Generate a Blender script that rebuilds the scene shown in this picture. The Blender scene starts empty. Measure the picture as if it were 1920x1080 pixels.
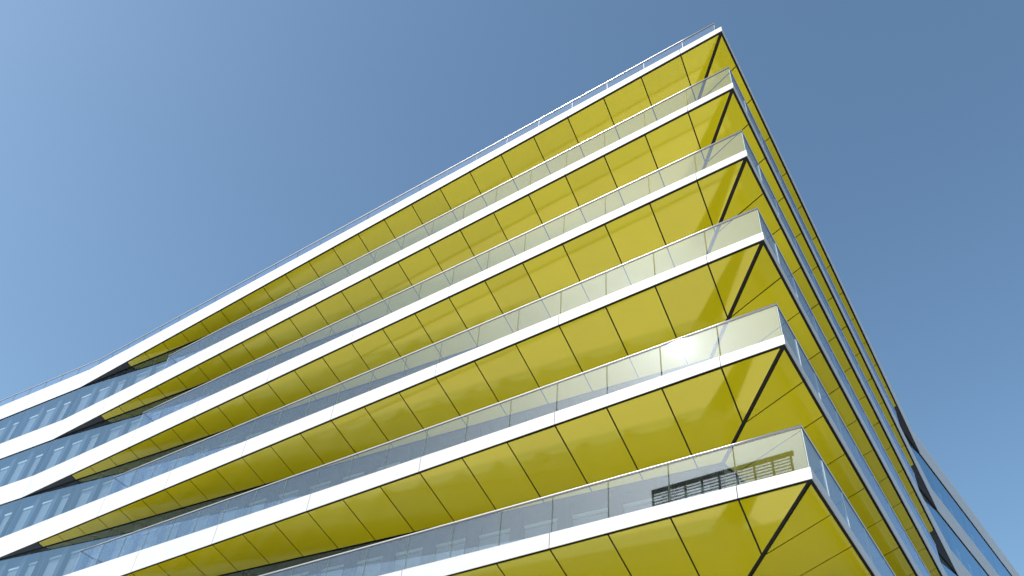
import bpy, bmesh, math, random
from mathutils import Vector, Matrix

random.seed(7)
SC = bpy.context.scene
COL = SC.collection

# ------------------------------------------------------------------ camera
CAM = Vector((-7.264, -16.32, 1.708))
cam_d = bpy.data.cameras.new('camera')
cam = bpy.data.objects.new('camera', cam_d)
COL.objects.link(cam)
PITCH, ROLL = 0.7541, 0.0963
fw = Vector((0, math.cos(PITCH), math.sin(PITCH)))
rt0 = Vector((1, 0, 0)); up0 = rt0.cross(fw)
rt = rt0 * math.cos(ROLL) + up0 * math.sin(ROLL)
up = up0 * math.cos(ROLL) - rt0 * math.sin(ROLL)
M = Matrix((rt, up, -fw)).transposed().to_4x4()
M.translation = CAM
cam.matrix_world = M
cam_d.sensor_width = 36.0
cam_d.lens = 29.10
cam_d.clip_start = 0.1
cam_d.clip_end = 6000
SC.camera = cam

# ------------------------------------------------------------------ sky, sun, exposure
SUN = Vector((-0.700, -0.322, 0.638)).normalized()
world = bpy.data.worlds.new('World'); SC.world = world; world.use_nodes = True
wn = world.node_tree.nodes; wl = world.node_tree.links
sky = wn.new('ShaderNodeTexSky'); sky.sky_type = 'NISHITA'; sky.sun_disc = False
sky.sun_elevation = math.asin(SUN.z)
sky.sun_rotation = math.atan2(SUN.x, SUN.y)
sky.air_density = 1.2; sky.dust_density = 2.0; sky.ozone_density = 6.0; sky.altitude = 100
bg = wn['Background']; bg.inputs['Strength'].default_value = 0.142
tint = wn.new('ShaderNodeMix'); tint.data_type = 'RGBA'; tint.blend_type = 'MULTIPLY'
tint.inputs['Factor'].default_value = 1.0; tint.inputs['B'].default_value = (0.99, 1.0, 0.87, 1)
wl.new(sky.outputs['Color'], tint.inputs['A']); wl.new(tint.outputs['Result'], bg.inputs['Color'])
sun_d = bpy.data.lights.new('sun', 'SUN'); sun_d.energy = 3.4; sun_d.angle = math.radians(0.53)
sun_d.color = (1.0, 0.96, 0.90)
sun = bpy.data.objects.new('sun', sun_d); COL.objects.link(sun)
sun.location = (-60, -30, 80)
sun.rotation_euler = (-SUN).to_track_quat('-Z', 'Y').to_euler()
SC.view_settings.view_transform = 'Standard'
SC.view_settings.look = 'None'
SC.view_settings.exposure = 0.52
SC.view_settings.gamma = 1.0
SC.view_settings.use_curve_mapping = False
SC.cycles.max_bounces = 14
SC.cycles.diffuse_bounces = 5
SC.cycles.glossy_bounces = 6
SC.cycles.transparent_max_bounces = 40
SC.cycles.caustics_reflective = False
SC.cycles.caustics_refractive = False
SC.cycles.sample_clamp_indirect = 6.0

# ------------------------------------------------------------------ materials
def principled(name, col, rough=0.5, metal=0.0, vary=0.0, scale=1.2, spec=0.5, coat=0.0, bump=0.0, bscale=0.6):
    m = bpy.data.materials.new(name); m.use_nodes = True
    nt = m.node_tree; b = nt.nodes['Principled BSDF']
    b.inputs['Base Color'].default_value = (*col, 1)
    b.inputs['Roughness'].default_value = rough
    b.inputs['Metallic'].default_value = metal
    b.inputs['Specular IOR Level'].default_value = spec
    b.inputs['Coat Weight'].default_value = coat
    b.inputs['Coat Roughness'].default_value = 0.03
    if vary > 0:
        tc = nt.nodes.new('ShaderNodeNewGeometry')
        no = nt.nodes.new('ShaderNodeTexNoise'); no.inputs['Scale'].default_value = scale
        no.inputs['Detail'].default_value = 5; no.inputs['Roughness'].default_value = 0.65
        nt.links.new(tc.outputs['Position'], no.inputs['Vector'])
        oi = nt.nodes.new('ShaderNodeObjectInfo')
        ma = nt.nodes.new('ShaderNodeMath'); ma.operation = 'ADD'
        nt.links.new(no.outputs['Fac'], ma.inputs[0]); nt.links.new(oi.outputs['Random'], ma.inputs[1])
        mr = nt.nodes.new('ShaderNodeMapRange')
        mr.inputs['From Min'].default_value = 0.3; mr.inputs['From Max'].default_value = 1.7
        mr.inputs['To Min'].default_value = 1 - vary; mr.inputs['To Max'].default_value = 1 + vary
        nt.links.new(ma.outputs[0], mr.inputs['Value'])
        mx = nt.nodes.new('ShaderNodeVectorMath'); mx.operation = 'SCALE'
        mx.inputs[0].default_value = col
        nt.links.new(mr.outputs['Result'], mx.inputs['Scale'])
        nt.links.new(mx.outputs['Vector'], b.inputs['Base Color'])
    if bump > 0:
        tc2 = nt.nodes.new('ShaderNodeNewGeometry')
        n2 = nt.nodes.new('ShaderNodeTexNoise'); n2.inputs['Scale'].default_value = bscale
        n2.inputs['Detail'].default_value = 2
        nt.links.new(tc2.outputs['Position'], n2.inputs['Vector'])
        bp = nt.nodes.new('ShaderNodeBump'); bp.inputs['Strength'].default_value = 1.0
        bp.inputs['Distance'].default_value = bump
        nt.links.new(n2.outputs['Fac'], bp.inputs['Height'])
        nt.links.new(bp.outputs['Normal'], b.inputs['Normal'])
    return m

def glass(name, tint, r0, rough, refl=(1, 1, 1), bump=0.0, film=0.06, power=5.0):
    m = bpy.data.materials.new(name); m.use_nodes = True
    nt = m.node_tree
    for n in list(nt.nodes): nt.nodes.remove(n)
    out = nt.nodes.new('ShaderNodeOutputMaterial')
    tr = nt.nodes.new('ShaderNodeBsdfTransparent'); tr.inputs['Color'].default_value = (*tint, 1)
    gl = nt.nodes.new('ShaderNodeBsdfGlossy'); gl.inputs['Roughness'].default_value = rough
    gl.inputs['Color'].default_value = (*refl, 1)
    g2 = nt.nodes.new('ShaderNodeBsdfGlossy'); g2.inputs['Roughness'].default_value = 0.22
    g2.inputs['Color'].default_value = (*refl, 1)
    gm_ = nt.nodes.new('ShaderNodeMixShader'); gm_.inputs['Fac'].default_value = film
    nt.links.new(gl.outputs[0], gm_.inputs[1]); nt.links.new(g2.outputs[0], gm_.inputs[2])
    ge = nt.nodes.new('ShaderNodeNewGeometry')
    dt = nt.nodes.new('ShaderNodeVectorMath'); dt.operation = 'DOT_PRODUCT'
    nt.links.new(ge.outputs['Normal'], dt.inputs[0]); nt.links.new(ge.outputs['Incoming'], dt.inputs[1])
    ab = nt.nodes.new('ShaderNodeMath'); ab.operation = 'ABSOLUTE'
    nt.links.new(dt.outputs['Value'], ab.inputs[0])
    om = nt.nodes.new('ShaderNodeMath'); om.operation = 'SUBTRACT'; om.inputs[0].default_value = 1.0
    nt.links.new(ab.outputs[0], om.inputs[1])
    pw = nt.nodes.new('ShaderNodeMath'); pw.operation = 'POWER'; pw.inputs[1].default_value = power
    nt.links.new(om.outputs[0], pw.inputs[0])
    mr = nt.nodes.new('ShaderNodeMapRange')
    mr.inputs['To Min'].default_value = r0; mr.inputs['To Max'].default_value = 1.0
    nt.links.new(pw.outputs[0], mr.inputs['Value'])
    mx = nt.nodes.new('ShaderNodeMixShader')
    nt.links.new(mr.outputs['Result'], mx.inputs['Fac'])
    nt.links.new(tr.outputs[0], mx.inputs[1]); nt.links.new(gm_.outputs[0], mx.inputs[2])
    nt.links.new(mx.outputs[0], out.inputs['Surface'])
    if bump > 0:
        g = nt.nodes.new('ShaderNodeNewGeometry')
        n2 = nt.nodes.new('ShaderNodeTexNoise'); n2.inputs['Scale'].default_value = 0.7
        n2.inputs['Detail'].default_value = 1
        nt.links.new(g.outputs['Position'], n2.inputs['Vector'])
        bp = nt.nodes.new('ShaderNodeBump'); bp.inputs['Distance'].default_value = bump
        nt.links.new(n2.outputs['Fac'], bp.inputs['Height'])
        nt.links.new(bp.outputs['Normal'], gl.inputs['Normal'])
    return m

MAT = dict(
    yellow=principled('yellow_coated_panel', (0.90, 0.75, 0.014), 0.08, metal=0.10, vary=0.06, scale=0.5, bump=0.0015, bscale=0.5, coat=0.5),
    white=principled('white_fascia_coating', (0.54, 0.54, 0.545), 0.45, vary=0.06, scale=0.7, spec=0.35),
    black=principled('black_joint', (0.012, 0.011, 0.013), 0.7),
    charcoal=principled('charcoal_panel', (0.03, 0.028, 0.034), 0.35, vary=0.1),
    floor=principled('pale_balcony_paving', (0.74, 0.73, 0.71), 0.75, vary=0.08, scale=2.0),
    rail=principled('brushed_aluminium', (0.58, 0.58, 0.60), 0.30, metal=0.9),
    gasket=principled('dark_gasket', (0.02, 0.02, 0.022), 0.5),
    edge=principled('pale_glass_edge', (0.62, 0.70, 0.66), 0.3),
    railglass=glass('railing_glass', (0.87, 0.90, 0.91), 0.085, 0.014, (0.74, 0.82, 0.96), film=0.010),
    skin=glass('facade_glass', (0.64, 0.73, 0.80), 0.075, 0.004, (0.62, 0.83, 1.0), bump=0.003, film=0.002, power=3.0),
    pillar=principled('blue_grey_pillar', (0.025, 0.03, 0.04), 0.45, vary=0.08),
    inner=principled('dark_inner_wall', (0.035, 0.036, 0.04), 0.6),
    blind=principled('pale_blind_slats', (0.50, 0.51, 0.52), 0.5, vary=0.10, scale=0.3),
    bar=principled('pale_head_bar', (0.75, 0.75, 0.75), 0.45),
    ground=principled('pale_stone_paving', (0.45, 0.44, 0.42), 0.85, vary=0.12, scale=0.4),
    concrete=principled('grey_render_wall', (0.30, 0.30, 0.29), 0.85, vary=0.10, scale=0.3),
    steel=principled('dark_plant_steel', (0.03, 0.032, 0.035), 0.5),
    slat=principled('grey_louvre_slat', (0.10, 0.105, 0.11), 0.45),
    dwin=principled('dark_window', (0.03, 0.035, 0.045), 0.06),
)

# ------------------------------------------------------------------ helpers
def mesh_obj(name, verts, faces, mats, parent=None, fmat=None, smooth=False, kind=None, label=None):
    me = bpy.data.meshes.new(name)
    me.from_pydata([tuple(v) for v in verts], [], faces)
    if not isinstance(mats, (list, tuple)): mats = [mats]
    for m in mats: me.materials.append(m)
    if fmat:
        for p, i in zip(me.polygons, fmat): p.material_index = i
    if smooth:
        for p in me.polygons: p.use_smooth = True
    me.update()
    o = bpy.data.objects.new(name, me); COL.objects.link(o)
    if parent: o.parent = parent
    if kind: o['kind'] = kind
    if label: o['label'] = label
    return o

def prism(low, high):
    """low, high: two equal-length loops -> closed solid"""
    n = len(low)
    v = list(low) + list(high)
    f = [tuple(reversed(range(n))), tuple(range(n, 2 * n))]
    for i in range(n):
        j = (i + 1) % n
        f.append((i, j, n + j, n + i))
    return v, f

def fix_normals(o):
    bm = bmesh.new(); bm.from_mesh(o.data)
    bmesh.ops.recalc_face_normals(bm, faces=bm.faces); bm.to_mesh(o.data); bm.free()

class MB:
    def __init__(s): s.v, s.f, s.m = [], [], []
    def add(s, v, f, m=0):
        b = len(s.v); s.v += [Vector(x) for x in v]
        s.f += [tuple(i + b for i in q) for q in f]; s.m += [m] * len(f)
    def box8(s, lo, hi, m=0):
        v, f = prism(lo, hi); s.add(v, f, m)
    def build(s, name, mats, parent=None, **k):
        o = mesh_obj(name, s.v, s.f, mats, parent, fmat=s.m, **k); fix_normals(o); return o

def inset(poly, ds):
    """convex polygon (list of 2D), per-edge inset distance (edge i: i -> i+1)"""
    n = len(poly)
    A = sum(poly[i][0] * poly[(i + 1) % n][1] - poly[(i + 1) % n][0] * poly[i][1] for i in range(n))
    sg = 1 if A > 0 else -1
    lines = []
    for i in range(n):
        a, b = Vector(poly[i]), Vector(poly[(i + 1) % n])
        d = (b - a).normalized(); nn = Vector((-d.y, d.x)) * sg
        lines.append((a + nn * ds[i], d))
    out = []
    for i in range(n):
        (p, d), (q, e) = lines[i - 1], lines[i]
        c = d.x * e.y - d.y * e.x
        if abs(c) < 1e-9: out.append(q.copy()); continue
        t = ((q - p).x * e.y - (q - p).y * e.x) / c
        out.append(p + d * t)
    return out

# ------------------------------------------------------------------ plan of the building
AL, AR = 2.438, 0.955
class Side:
    def __init__(self, ang, kink, kn, wslope, fslope, hq, joints, ndark, end, ri, tilt):
        self.u = Vector((math.cos(ang), math.sin(ang), 0))
        n = Vector((-self.u.y, self.u.x, 0))
        if n.dot(Vector((CAM.x, CAM.y, 0))) < 0: n = -n
        self.n = n; self.kink = kink; self.kn = kn; self.ws = wslope; self.fs = fslope
        self.hq = hq; self.joints = joints; self.ndark = ndark; self.end = end
        self.rail_end = ri; self.tilt = tilt
    def P(self, s, n, z): 
        q = self.u * s + self.n * n; return Vector((q.x, q.y, z))
    def no(self, s):
        return self.kn * s / self.kink if s <= self.kink else self.kn + self.fs * (s - self.kink)
    def nw(self, s):
        return 0.03 - self.ws * (self.kink - s) if s <= self.kink else 0.03 + self.fs * (s - self.kink)
    def h(self, s):
        a, b, c, d = self.hq; s = min(s, self.kink); return a + b * s + c * s * s + d * s ** 3
    def inner(self, s, gap):
        """follow the joint from the outer edge at s to the wall less a gap"""
        n0 = self.no(s); t = (n0 - gap - 0.03 + self.ws * (self.kink - s)) / (1 + self.ws * self.tilt)
        return (s + self.tilt * t, n0 - t)

JL = [1.838 + 1.828 * i for i in range(34)]
JR = [1.745] + [1.326 + 2.228 * i for i in range(1, 32)]
SL = Side(AL, 45.38, 0.10, 0.085, 0.100, (0.30, 0.0185, 0.00015, 0.0), JL, 22, JL[-1], 35.0, 0.20)
SR = Side(AR, 33.95, 0.10, 0.109, 0.117, (0.30, 0.012, 0.0, 0.000022), JR, 13, JR[-1], 26.0, 0.32)

# corner of the glass wall, in plan
def wall_line(S, off=0.0):
    a = S.P(0, S.nw(0) + off, 0); b = S.P(10, S.nw(10) + off, 0); return a, (b - a)
def meet(l1, l2):
    (p, d), (q, e) = l1, l2
    c = d.x * e.y - d.y * e.x
    t = ((q - p).x * e.y - (q - p).y * e.x) / c
    return p + d * t
WC = meet(wall_line(SL), wall_line(SR))
def sn(S, p): return (p.dot(S.u), p.dot(S.n))
GAP = 0.07
SC_ = meet(wall_line(SL, GAP), wall_line(SR, GAP))       # inner corner of the soffit
SL.ic = sn(SL, SC_); SR.ic = sn(SR, SC_)
SL.sig = 0.185
SR.sig = SL.sig * (-SL.ic[1]) / (-SR.ic[1])
# both first joints end at the same spot of the hip line
t1 = 1.838; nI = None
sJ = SL.ic[0]; nJ = SL.ic[1]
f = t1 / (sJ + SL.tilt * nJ)                              # (f*sJ - t1)/( -f*nJ) = tilt
HIP = SC_ * f
SL.hip = sn(SL, HIP); SR.hip = sn(SR, HIP)

H = 4.0
TOP = 32.0
LEVELS = list(range(7))
Z = lambda k: TOP - H * k
FLOOR = 0.20

# ------------------------------------------------------------------ ground
gm = MB(); gs = 2500
gm.add([(-gs, -gs, 0), (gs, -gs, 0), (gs, gs, 0), (-gs, gs, 0)], [(0, 1, 2, 3)])
g = gm.build('ground', MAT['ground']); g['kind'] = 'structure'

# ------------------------------------------------------------------ the building
B = bpy.data.objects.new('office_building', None); COL.objects.link(B)
B['label'] = 'white banded glass office building with yellow undersides on its jutting balconies'
B['category'] = 'building'

def soffit_polys(S):
    """(polygon in (s, n), per-edge insets, dark) in order from the corner"""
    out = []
    J = S.joints; e = 0.105; jg = 0.024; hp = 0.065; w = 0.0
    o = lambda s: (s, S.no(s))
    out.append(([(0, 0), o(J[0]), S.hip], [e, jg, hp], False))
    out.append(([o(J[0]), o(J[1]), S.inner(J[1], GAP), S.ic, S.hip], [e, jg, w, hp, jg], False))
    for i in range(1, S.ndark - 1):
        a, b = J[i], J[i + 1]
        out.append(([o(a), o(b), S.inner(b, GAP), S.inner(a, GAP)], [e, jg, w, jg], False))
    a = J[S.ndark - 1]; b = S.kink - 0.55
    out.append(([o(a), o(b), S.inner(b, 0.06), S.inner(a, GAP)], [0.06, jg, w, jg], True))
    return out

def slab(k):
    zk = Z(k)
    mb = MB()
    back = 1.2; lift = 0.036
    for S in (SL, SR):
        st = [0, 6, 12, 18, 24, 30, S.kink, S.kink + 8, S.end]
        def sec(s):
            if s == 0:
                od = 0.03
                oc = meet((S.P(0, -od, 0), S.u), ((SR if S is SL else SL).P(0, -od, 0), (SR if S is SL else SL).u))
                ws_, wn_ = sn(S, WC)
                bc = meet(wall_line(SL, -back), wall_line(SR, -back))
                q = []
                q.append(Vector((oc.x, oc.y, zk + lift)))
                q.append(Vector((WC.x, WC.y, zk + S.sig * wn_ + lift)))
                q.append(Vector((bc.x, bc.y, zk + S.sig * wn_ + lift)))
                q.append(Vector((bc.x, bc.y, zk + FLOOR)))
                q.append(Vector((oc.x, oc.y, zk + FLOOR)))
                return q
            s2 = s + (0.2 * (S.no(s) - S.nw(s)) if s < S.kink else 0)
            no, nw = S.no(s) - 0.03, S.nw(s2)
            dz = S.sig * min(0, nw - S.no(s2)) if s < S.kink else 0
            return [S.P(s, no, zk + lift), S.P(s2, nw, zk + dz + lift), S.P(s2, nw - back, zk + dz + lift),
                    S.P(s2, nw - back, zk + FLOOR), S.P(s, no, zk + FLOOR)]
        if S is SL: st = [0, JL[1]] + st[1:]
        else: st = [0, JR[1]] + st[1:]
        prev = sec(st[0])
        for s in st[1:]:
            cur = sec(s)
            b = len(mb.v)
            mb.v += prev + cur
            for i in range(5):
                j = (i + 1) % 5
                mb.f.append((b + i, b + j, b + 5 + j, b + 5 + i)); mb.m.append(1 if i == 3 else 0)
            prev = cur
    o = mb.build('balcony_slab' if k else 'roof_slab', [MAT['black'], MAT['floor']], B)
    # dark carrier behind the fascia panels
    pc = MB()
    for S in (SL, SR):
        st = [0.05, 6, 12, 16, 20, 24, 27, 30, 32, S.kink, S.end]
        st = sorted(set(st))
        for a, b in zip(st[:-1], st[1:]):
            lo = [S.P(a, S.no(a) - 0.032, zk + 0.004), S.P(b, S.no(b) - 0.032, zk + 0.004), S.P(b, S.no(b) - 0.06, zk + 0.004), S.P(a, S.no(a) - 0.06, zk + 0.004)]
            hi = [v.copy() for v in lo]
            hi[0].z = hi[3].z = zk + S.h(a) - 0.05; hi[1].z = hi[2].z = zk + S.h(b) - 0.05
            pc.box8(lo, hi)
    pc.build('fascia_carrier', MAT['black'], o)
    # soffit panels
    for S in (SL, SR):
        for poly, ds, dark in soffit_polys(S):
            q = inset(poly, ds)
            def zz(p): return zk + S.sig * (p.y - S.no(p.x))
            cs = sum((p.x for p in q)) / len(q); cn = sum((p.y for p in q)) / len(q)
            t1_, t2_ = random.gauss(0, 0.0016), random.gauss(0, 0.0016)
            lo = [S.P(p.x, p.y, zz(p) + t1_ * (p.x - cs) + t2_ * (p.y - cn)) for p in q]; hi = [v + Vector((0, 0, 0.02)) for v in lo]
            v, f = prism(lo, hi)
            p = mesh_obj('end_panel' if dark else 'soffit_panel', v, f, MAT['charcoal'] if dark else MAT['yellow'], o)
            fix_normals(p)
        # fascia panels
        J = [0] + S.joints[0::3]
        J = [s for s in J if not (S.kink - 0.5 < s < S.kink + 0.8)]
        J = sorted(J + [S.kink])
        for a, b in zip(J[:-1], J[1:]):
            ga = 0.011 if a else 0.0
            a2, b2 = a + ga, b - 0.011
            th = 0.024
            def row(s, z): return S.P(s, S.no(s), z)
            lo = [S.P(a2, S.no(a2), zk), S.P(b2, S.no(b2), zk), S.P(b2, S.no(b2) - th, zk), S.P(a2 + (th if a == 0 else 0), S.no(a2) - th, zk)]
            ha, hb = S.h(a), S.h(b)
            hi = [lo[0] + Vector((0, 0, ha)), lo[1] + Vector((0, 0, hb)), lo[2] + Vector((0, 0, hb)), lo[3] + Vector((0, 0, ha))]
            v, f = prism(lo, hi)
            p = mesh_obj('fascia_panel', v, f, MAT['white'], o); fix_normals(p)
    return o

def tube_profile(w, h):
    pts = []
    r = min(w, h) * 0.48
    for cx, cy, a0 in ((w / 2 - r, h / 2 - r, 0), (-w / 2 + r, h / 2 - r, 90), (-w / 2 + r, -h / 2 + r, 180), (w / 2 - r, -h / 2 + r, 270)):
        for d in (0, 30, 60, 90):
            a = math.radians(a0 + d); pts.append((cx + r * math.cos(a), cy + r * math.sin(a)))
    return pts

def railing(k):
    zk = Z(k); roof = k == 0
    bs = {SL: 0.35, SR: 0.35} if roof else {SL: 0.09, SR: 0.05}
    hg = 1.15 if roof else 1.20
    # path of the top rail: left end -> corner -> right end
    ends = (SL.end, SR.end) if roof else (SL.rail_end, SR.rail_end)
    c = meet((SL.P(0, -bs[SL], 0), SL.u), (SR.P(0, -bs[SR], 0), SR.u))
    def run(S, e):
        ss = [0.0] + [s for s in S.joints if 0.5 < s < e - 0.4 and abs(s - S.kink) > 0.5]
        if e > S.kink: ss.append(S.kink)
        ss.append(e); return sorted(ss)
    def pt(S, s, dz):
        if s == 0: return Vector((c.x, c.y, zk + S.h(0) + dz))
        return S.P(s, S.no(s) - bs[S], zk + S.h(s) + dz)
    rl, rr = run(SL, ends[0]), run(SR, ends[1])
    path = [(SL, s) for s in reversed(rl)] + [(SR, s) for s in rr[1:]]
    pts = [pt(S, s, hg) for S, s in path]
    if not roof:                                           # returns to the wall at both ends
        S = SL; e = ends[0]; s2, n2 = S.inner(e, 0.02); pts.insert(0, S.P(s2, n2, pts[0].z))
        S = SR; e = ends[1]; s2, n2 = S.inner(e, 0.02); pts.append(S.P(s2, n2, pts[-1].z))
    def sweep(prof, dz, name, mat, parent, smooth):
        V, F = [], []
        n = len(prof)
        for i, p in enumerate(pts):
            d0 = (pts[i] - pts[i - 1]).normalized() if i else None
            d1 = (pts[i + 1] - pts[i]).normalized() if i < len(pts) - 1 else None
            d0 = d0 or d1; d1 = d1 or d0
            d = Vector(((d0 + d1).x, (d0 + d1).y, 0)).normalized()
            cs = math.sqrt(max(0.15, (1 + Vector((d0.x, d0.y)).normalized().dot(Vector((d1.x, d1.y)).normalized())) / 2))
            side = Vector((d.y, -d.x, 0)) / cs
            for x, y in prof: V.append(p + side * x + Vector((0, 0, y + dz)))
        for i in range(len(pts) - 1):
            for j in range(n):
                jj = (j + 1) % n
                F.append((i * n + j, i * n + jj, (i + 1) * n + jj, (i + 1) * n + j))
        F.append(tuple(range(n))); F.append(tuple(range((len(pts) - 1) * n, len(pts) * n)))
        o = mesh_obj(name, V, F, mat, parent, smooth=smooth); fix_normals(o)
        if smooth:
            for p in o.data.polygons:
                if len(p.vertices) > 4: p.use_smooth = False
        return o
    R = sweep(tube_profile(0.055, 0.055), 0.0, 'roof_railing' if roof else 'railing', MAT['rail'], B, True)
    sweep([(0.016, 0.012), (-0.016, 0.012), (-0.016, -0.012), (0.016, -0.012)], -0.040, 'gasket', MAT['gasket'], R, False)
    if not roof:
        sweep([(0.022, 0.02), (-0.022, 0.02), (-0.022, -0.02), (0.022, -0.02)], -hg + 0.012, 'base_channel', MAT['gasket'], R, False)
    for S, r in ((SL, rl), (SR, rr)):
        for a, e in zip(r[:-1], r[1:]):
            g0 = 0.016
            d = (pt(S, e, 0) - pt(S, a, 0)); L = Vector((d.x, d.y, 0)).length; t = g0 / L
            A0, A1 = pt(S, a, -0.22), pt(S, a, hg - 0.03); E0, E1 = pt(S, e, -0.22), pt(S, e, hg - 0.03)
            if roof: A0.z = zk + 0.25; E0.z = zk + 0.25
            q = [A0.lerp(E0, t), A0.lerp(E0, 1 - t), A1.lerp(E1, 1 - t), A1.lerp(E1, t)]
            nn = S.n * 0.009
            v = [x + nn for x in q] + [x - nn for x in q]
            f = [(0, 1, 2, 3), (7, 6, 5, 4), (0, 4, 5, 1), (1, 5, 6, 2), (2, 6, 7, 3), (3, 7, 4, 0)]
            p = mesh_obj('glass_pane', v, f, [MAT['railglass'], MAT['edge']], R, fmat=[0, 0, 1, 1, 1, 1]); fix_normals(p)
            if roof and e != r[-1]:
                po = MB(); cc = pt(S, e, 0) - S.n * 0.03
                lo = [cc + S.u * x + S.n * y for x, y in ((-.012, -.02), (.012, -.02), (.012, .02), (-.012, .02))]
                for x in lo: x.z = zk + 0.2
                hi = [x.copy() for x in lo]
                for x in hi: x.z = zk + S.h(e) + hg - 0.02
                po.box8(lo, hi); po.build('rail_post', MAT['rail'], R)
    if not roof:
        for S, e in ((SL, ends[0]), (SR, ends[1])):
            s2, n2 = S.inner(e, 0.02)
            zt = zk + S.h(e) + hg - 0.03; zb = zk + FLOOR + 0.01
            A = S.P(e, S.no(e) - bs[S] - 0.03, 0); C = S.P(s2, n2, 0)
            nn = Vector((-(C - A).y, (C - A).x, 0)).normalized() * 0.009
            q = [Vector((A.x, A.y, zb)), Vector((C.x, C.y, zb)), Vector((C.x, C.y, zt)), Vector((A.x, A.y, zt))]
            v = [x + nn for x in q] + [x - nn for x in q]
            f = [(0, 1, 2, 3), (7, 6, 5, 4), (0, 4, 5, 1), (1, 5, 6, 2), (2, 6, 7, 3), (3, 7, 4, 0)]
            p = mesh_obj('glass_pane', v, f, [MAT['railglass'], MAT['edge']], R, fmat=[0, 0, 1, 1, 1, 1]); fix_normals(p)
    return R

# one window (blind behind a head bar), built once per side in local axes: x along wall, y outwards, z up
def window_mesh(w, hgt):
    mb = MB()
    def box(x0, x1, y0, y1, z0, z1, m):
        mb.box8([(x0, y0, z0), (x1, y0, z0), (x1, y1, z0), (x0, y1, z0)],
                [(x0, y0, z1), (x1, y0, z1), (x1, y1, z1), (x0, y1, z1)], m)
    box(0, w, -0.06, -0.04, 0, hgt, 2)                       # dark backing
    for x0, x1 in ((0, 0.05), (w - 0.05, w)): box(x0, x1, -0.04, 0.03, 0, hgt, 1)
    box(0.05, w - 0.05, -0.04, 0.05, hgt - 0.58, hgt - 0.46, 3)
    box(0.05, w - 0.05, -0.04, 0.03, 0, 0.05, 1)
    n = 34; z1 = hgt - 0.62; z0 = 0.08
    for i in range(n):
        z = z0 + (z1 - z0) * i / n; d = (z1 - z0) / n
        mb.box8([(0.06, -0.02, z), (w - 0.06, -0.02, z), (w - 0.06, 0.015, z + d * 0.55), (0.06, 0.015, z + d * 0.55)],
                [(0.06, -0.02, z + 0.012), (w - 0.06, -0.02, z + 0.012), (w - 0.06, 0.015, z + d * 0.55 + 0.012), (0.06, 0.015, z + d * 0.55 + 0.012)], 0)
    o = mb.build('window', [MAT['blind'], MAT['gasket'], MAT['inner'], MAT['bar']])
    return o
def pillar_mesh(w, d, hgt):
    mb = MB()
    c = 0.015
    pts = [(0, -0.1), (w, -0.1), (w, d - c), (w - c, d), (c, d), (0, d - c)]
    mb.box8([(x, y, 0) for x, y in pts], [(x, y, hgt) for x, y in pts])
    return mb.build('pillar', MAT['pillar'])

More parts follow.
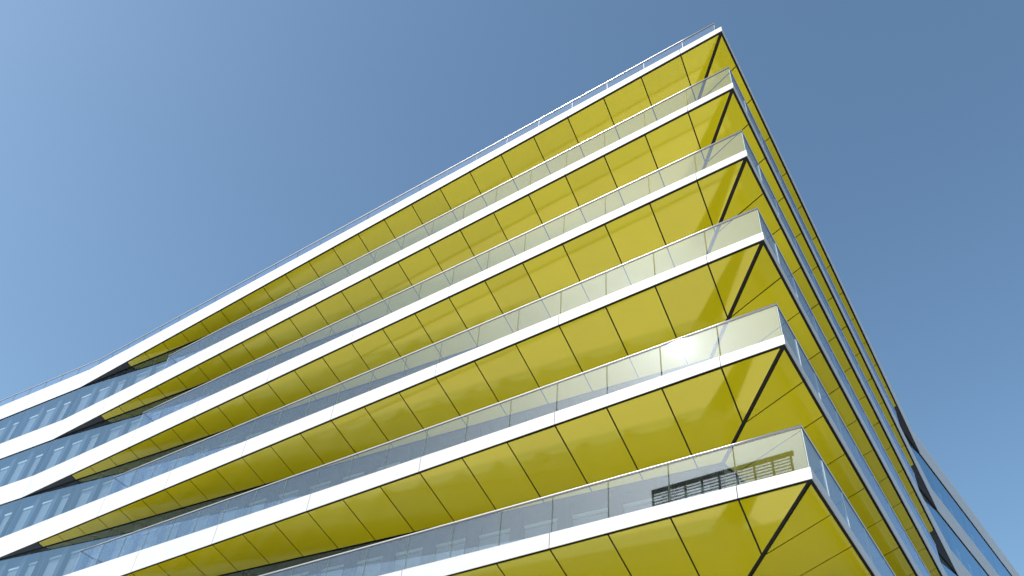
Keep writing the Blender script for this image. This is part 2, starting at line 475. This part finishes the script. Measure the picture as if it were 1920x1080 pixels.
WIN, PIL = {}, {}
PW = 0.40; SETBACK = 0.42
def storey(k, detailed):
    """the glass wall standing on slab k, below slab k-1"""
    z0, z1 = Z(k) + FLOOR, Z(k - 1)
    root = None
    mb = MB()
    # inner wall behind the windows
    off = -SETBACK - 0.10
    cin = meet(wall_line(SL, off), wall_line(SR, off))
    for S in (SL, SR):
        q = [(cin, None)] + [(S.P(s, S.nw(s) + off, 0), s) for s in (S.kink, S.end)]
        for (a, _), (b, _) in zip(q[:-1], q[1:]):
            mb.add([(a.x, a.y, z0), (b.x, b.y, z0), (b.x, b.y, z1 + 0.1), (a.x, a.y, z1 + 0.1)], [(0, 1, 2, 3)])
    root = mb.build('facade_storey', MAT['inner'], B)
    for S in (SL, SR):
        key = 'L' if S is SL else 'R'
        J = S.joints
        def frame(a, b):
            A = S.P(a, S.nw(a), 0); C = S.P(b, S.nw(b), 0)
            x = (C - A).normalized(); return A, x, (C - A).length
        # bays of glass, three modules each
        b0 = sn(S, WC)[0]
        bays = [b0] + [s for s in J[0::3] if s > b0 + 1.0]
        kb = min(bays, key=lambda s: abs(s - S.kink)); 
        for a, e in zip(bays[:-1], bays[1:]):
            seg = [(a, e)] if not (a < S.kink - 0.3 and e > S.kink + 0.3) else [(a, S.kink), (S.kink, e)]
            for a1, e1 in seg:
                def top(s): return z1 + (S.sig * min(0, S.nw(s) - S.no(s)) if s < S.kink else 0) + 0.03
                g0 = 0.008
                pa, pe = S.P(a1 + g0, S.nw(a1 + g0), 0), S.P(e1 - g0, S.nw(e1 - g0), 0)
                th = S.n * 0.012
                lo = [pa + th, pe + th, pe - th, pa - th]; hi = [x.copy() for x in lo]
                for x in lo: x.z = z0 + 0.005
                hi[0].z = hi[3].z = top(a1); hi[1].z = hi[2].z = top(e1)
                lo2 = [Vector((x.x, x.y, x.z)) for x in lo]
                v, f = prism(lo2, hi)
                # keep only the outer sheet reflective; the back sheet carries the same glass
                p = mesh_obj('facade_pane', [lo2[0], lo2[1], hi[1], hi[0]], [(0, 1, 2, 3)], MAT['skin'], root)
                fix_out(p, S.n)
            if detailed:
                m2 = MB(); c0 = S.P(e, S.nw(e), 0)
                lo = [c0 + S.u * x + S.n * y for x, y in ((-.012, -.20), (.012, -.20), (.012, .013), (-.012, .013))]
                hi = [x.copy() for x in lo]
                for x in lo: x.z = z0
                for x in hi: x.z = z1 + (S.sig * min(0, S.nw(e) - S.no(e)) if e < S.kink else 0)
                m2.box8(lo, hi); m2.build('mullion', MAT['gasket'], root)
        if not detailed: continue
        hgt = H - FLOOR - 0.02
        mods = [b0 + 0.25] + [s for s in J if s > b0 + 1.2]
        for a, e in zip(mods[:-1], mods[1:]):
            if a < S.kink < e: pass
            A, x, L = frame(a, e)
            y = Vector((-x.y, x.x, 0)); y = y if y.dot(S.n) > 0 else -y
            base = A - y * SETBACK
            mod_w = (1.835 if S is SL else 2.241) - PW - 0.02; mw = mod_w
            if (key) not in WIN:
                WIN[key] = window_mesh(mw, hgt); PIL[key] = pillar_mesh(PW, 0.24, hgt); w, pl = WIN[key], PIL[key]
            else:
                w = WIN[key].copy(); pl = PIL[key].copy(); COL.objects.link(w); COL.objects.link(pl)
            for o, dx in ((pl, -PW / 2), (w, PW / 2 + 0.01)):
                q = base + x * dx
                o.parent = root
                k_ = (L - PW - 0.02) / mod_w if o is w else 1.0
                sm = 0.5 * (a + e)
                kz = (hgt + (S.sig * min(0, S.nw(sm) - S.no(sm)) if sm < S.kink else 0)) / hgt if o is w else 1.0
                o.matrix_world = Matrix(((x.x * k_, y.x, 0, q.x), (x.y * k_, y.y, 0, q.y), (0, 0, kz, z0), (0, 0, 0, 1)))
    return root

def fix_out(o, n):
    me = o.data
    if me.polygons[0].normal.dot(n) < 0:
        me.flip_normals()

for k in LEVELS:
    slab(k)
for k in LEVELS[:-1] if False else LEVELS:
    railing(k)
for k in range(1, 6): storey(k, True)
storey(6, False)

# plinth below the lowest balcony
mb = MB()
off = -SETBACK
cin = meet(wall_line(SL, off), wall_line(SR, off))
for S in (SL, SR):
    q = [cin] + [S.P(s, S.nw(s) + off, 0) for s in (S.kink, S.end)]
    for a, b in zip(q[:-1], q[1:]):
        mb.add([(a.x, a.y, 0), (b.x, b.y, 0), (b.x, b.y, Z(6)), (a.x, a.y, Z(6))], [(0, 1, 2, 3)])
mb.build('ground_floor_wall', MAT['dwin'], B)
# ends and back of the block, so that it is a closed volume
mb = MB()
eL = SL.P(SL.end, SL.nw(SL.end) - 0.3, 0); eR = SR.P(SR.end, SR.nw(SR.end) - 0.3, 0)
far = meet((eL, SR.u), (eR, SL.u))
for a, b in ((eL, far), (far, eR)):
    mb.add([(a.x, a.y, 0), (b.x, b.y, 0), (b.x, b.y, TOP), (a.x, a.y, TOP)], [(0, 1, 2, 3)])
mb.build('rear_wall', MAT['concrete'], B)
mb = MB()
w0 = meet(wall_line(SL, -0.9), wall_line(SR, -0.9))
kL = SL.P(SL.kink, SL.nw(SL.kink) - 0.9, 0); kR = SR.P(SR.kink, SR.nw(SR.kink) - 0.9, 0)
mb.add([(p.x, p.y, TOP + 0.19) for p in (w0, kL, eL, far, eR, kR)], [(0, 1, 2, 3, 4, 5)])
mb.build('roof_deck', MAT['floor'], B)

# ------------------------------------------------------------------ tower across the street (seen mirrored in the lowest railing)
T = bpy.data.objects.new('tower_block', None); COL.objects.link(T)
T['label'] = 'tower with a louvred rooftop screen, mirrored in the lowest railing glass'
T['category'] = 'tower'
def sbox(s0, s1, n0, n1, z0, z1):
    lo = [SL.P(s0, n0, z0), SL.P(s1, n0, z0), SL.P(s1, n1, z0), SL.P(s0, n1, z0)]
    return lo, [Vector((x.x, x.y, z1)) for x in lo]
mb = MB(); mb.box8(*sbox(11.5, 31, 45.6, 62, 0, 37.2)); mb.build('wall', MAT['concrete'], T)
mb = MB()
for r in range(9):
    for c_ in range(6):
        s0 = 12.6 + c_ * 3.1
        mb.box8(*sbox(s0, s0 + 2.0, 45.52, 45.66, 1.2 + r * 3.9, 3.2 + r * 3.9))
o = mb.build('window_grid', MAT['dwin'], T); o['kind'] = 'stuff'
mb = MB()
for a, b_, n0, n1 in ((11.3, 31.2, 45.4, 45.7), (11.3, 31.2, 61.9, 62.2), (11.3, 11.6, 45.7, 61.9), (30.9, 31.2, 45.7, 61.9)):
    mb.box8(*sbox(a, b_, n0, n1, 37.2, 38.0))
mb.build('parapet', MAT['concrete'], T)
mb = MB()
mb.box8(*sbox(14.2, 28.0, 44.96, 45.16, 41.75, 42.15))
for i in range(9):
    s = 14.4 + i * 1.68
    mb.box8(*sbox(s, s + 0.16, 44.98, 45.14, 37.9, 41.75))
scr = mb.build('plant_screen', MAT['steel'], T)
for j in range(12):
    z = 38.1 + j * 0.30
    lo = [SL.P(14.4, 45.02, z), SL.P(27.9, 45.02, z), SL.P(27.9, 45.12, z + 0.05), SL.P(14.4, 45.12, z + 0.05)]
    v, f = prism(lo, [x + Vector((0, 0, 0.13)) for x in lo])
    q = mesh_obj('slat', v, f, MAT['slat'], scr); fix_normals(q)
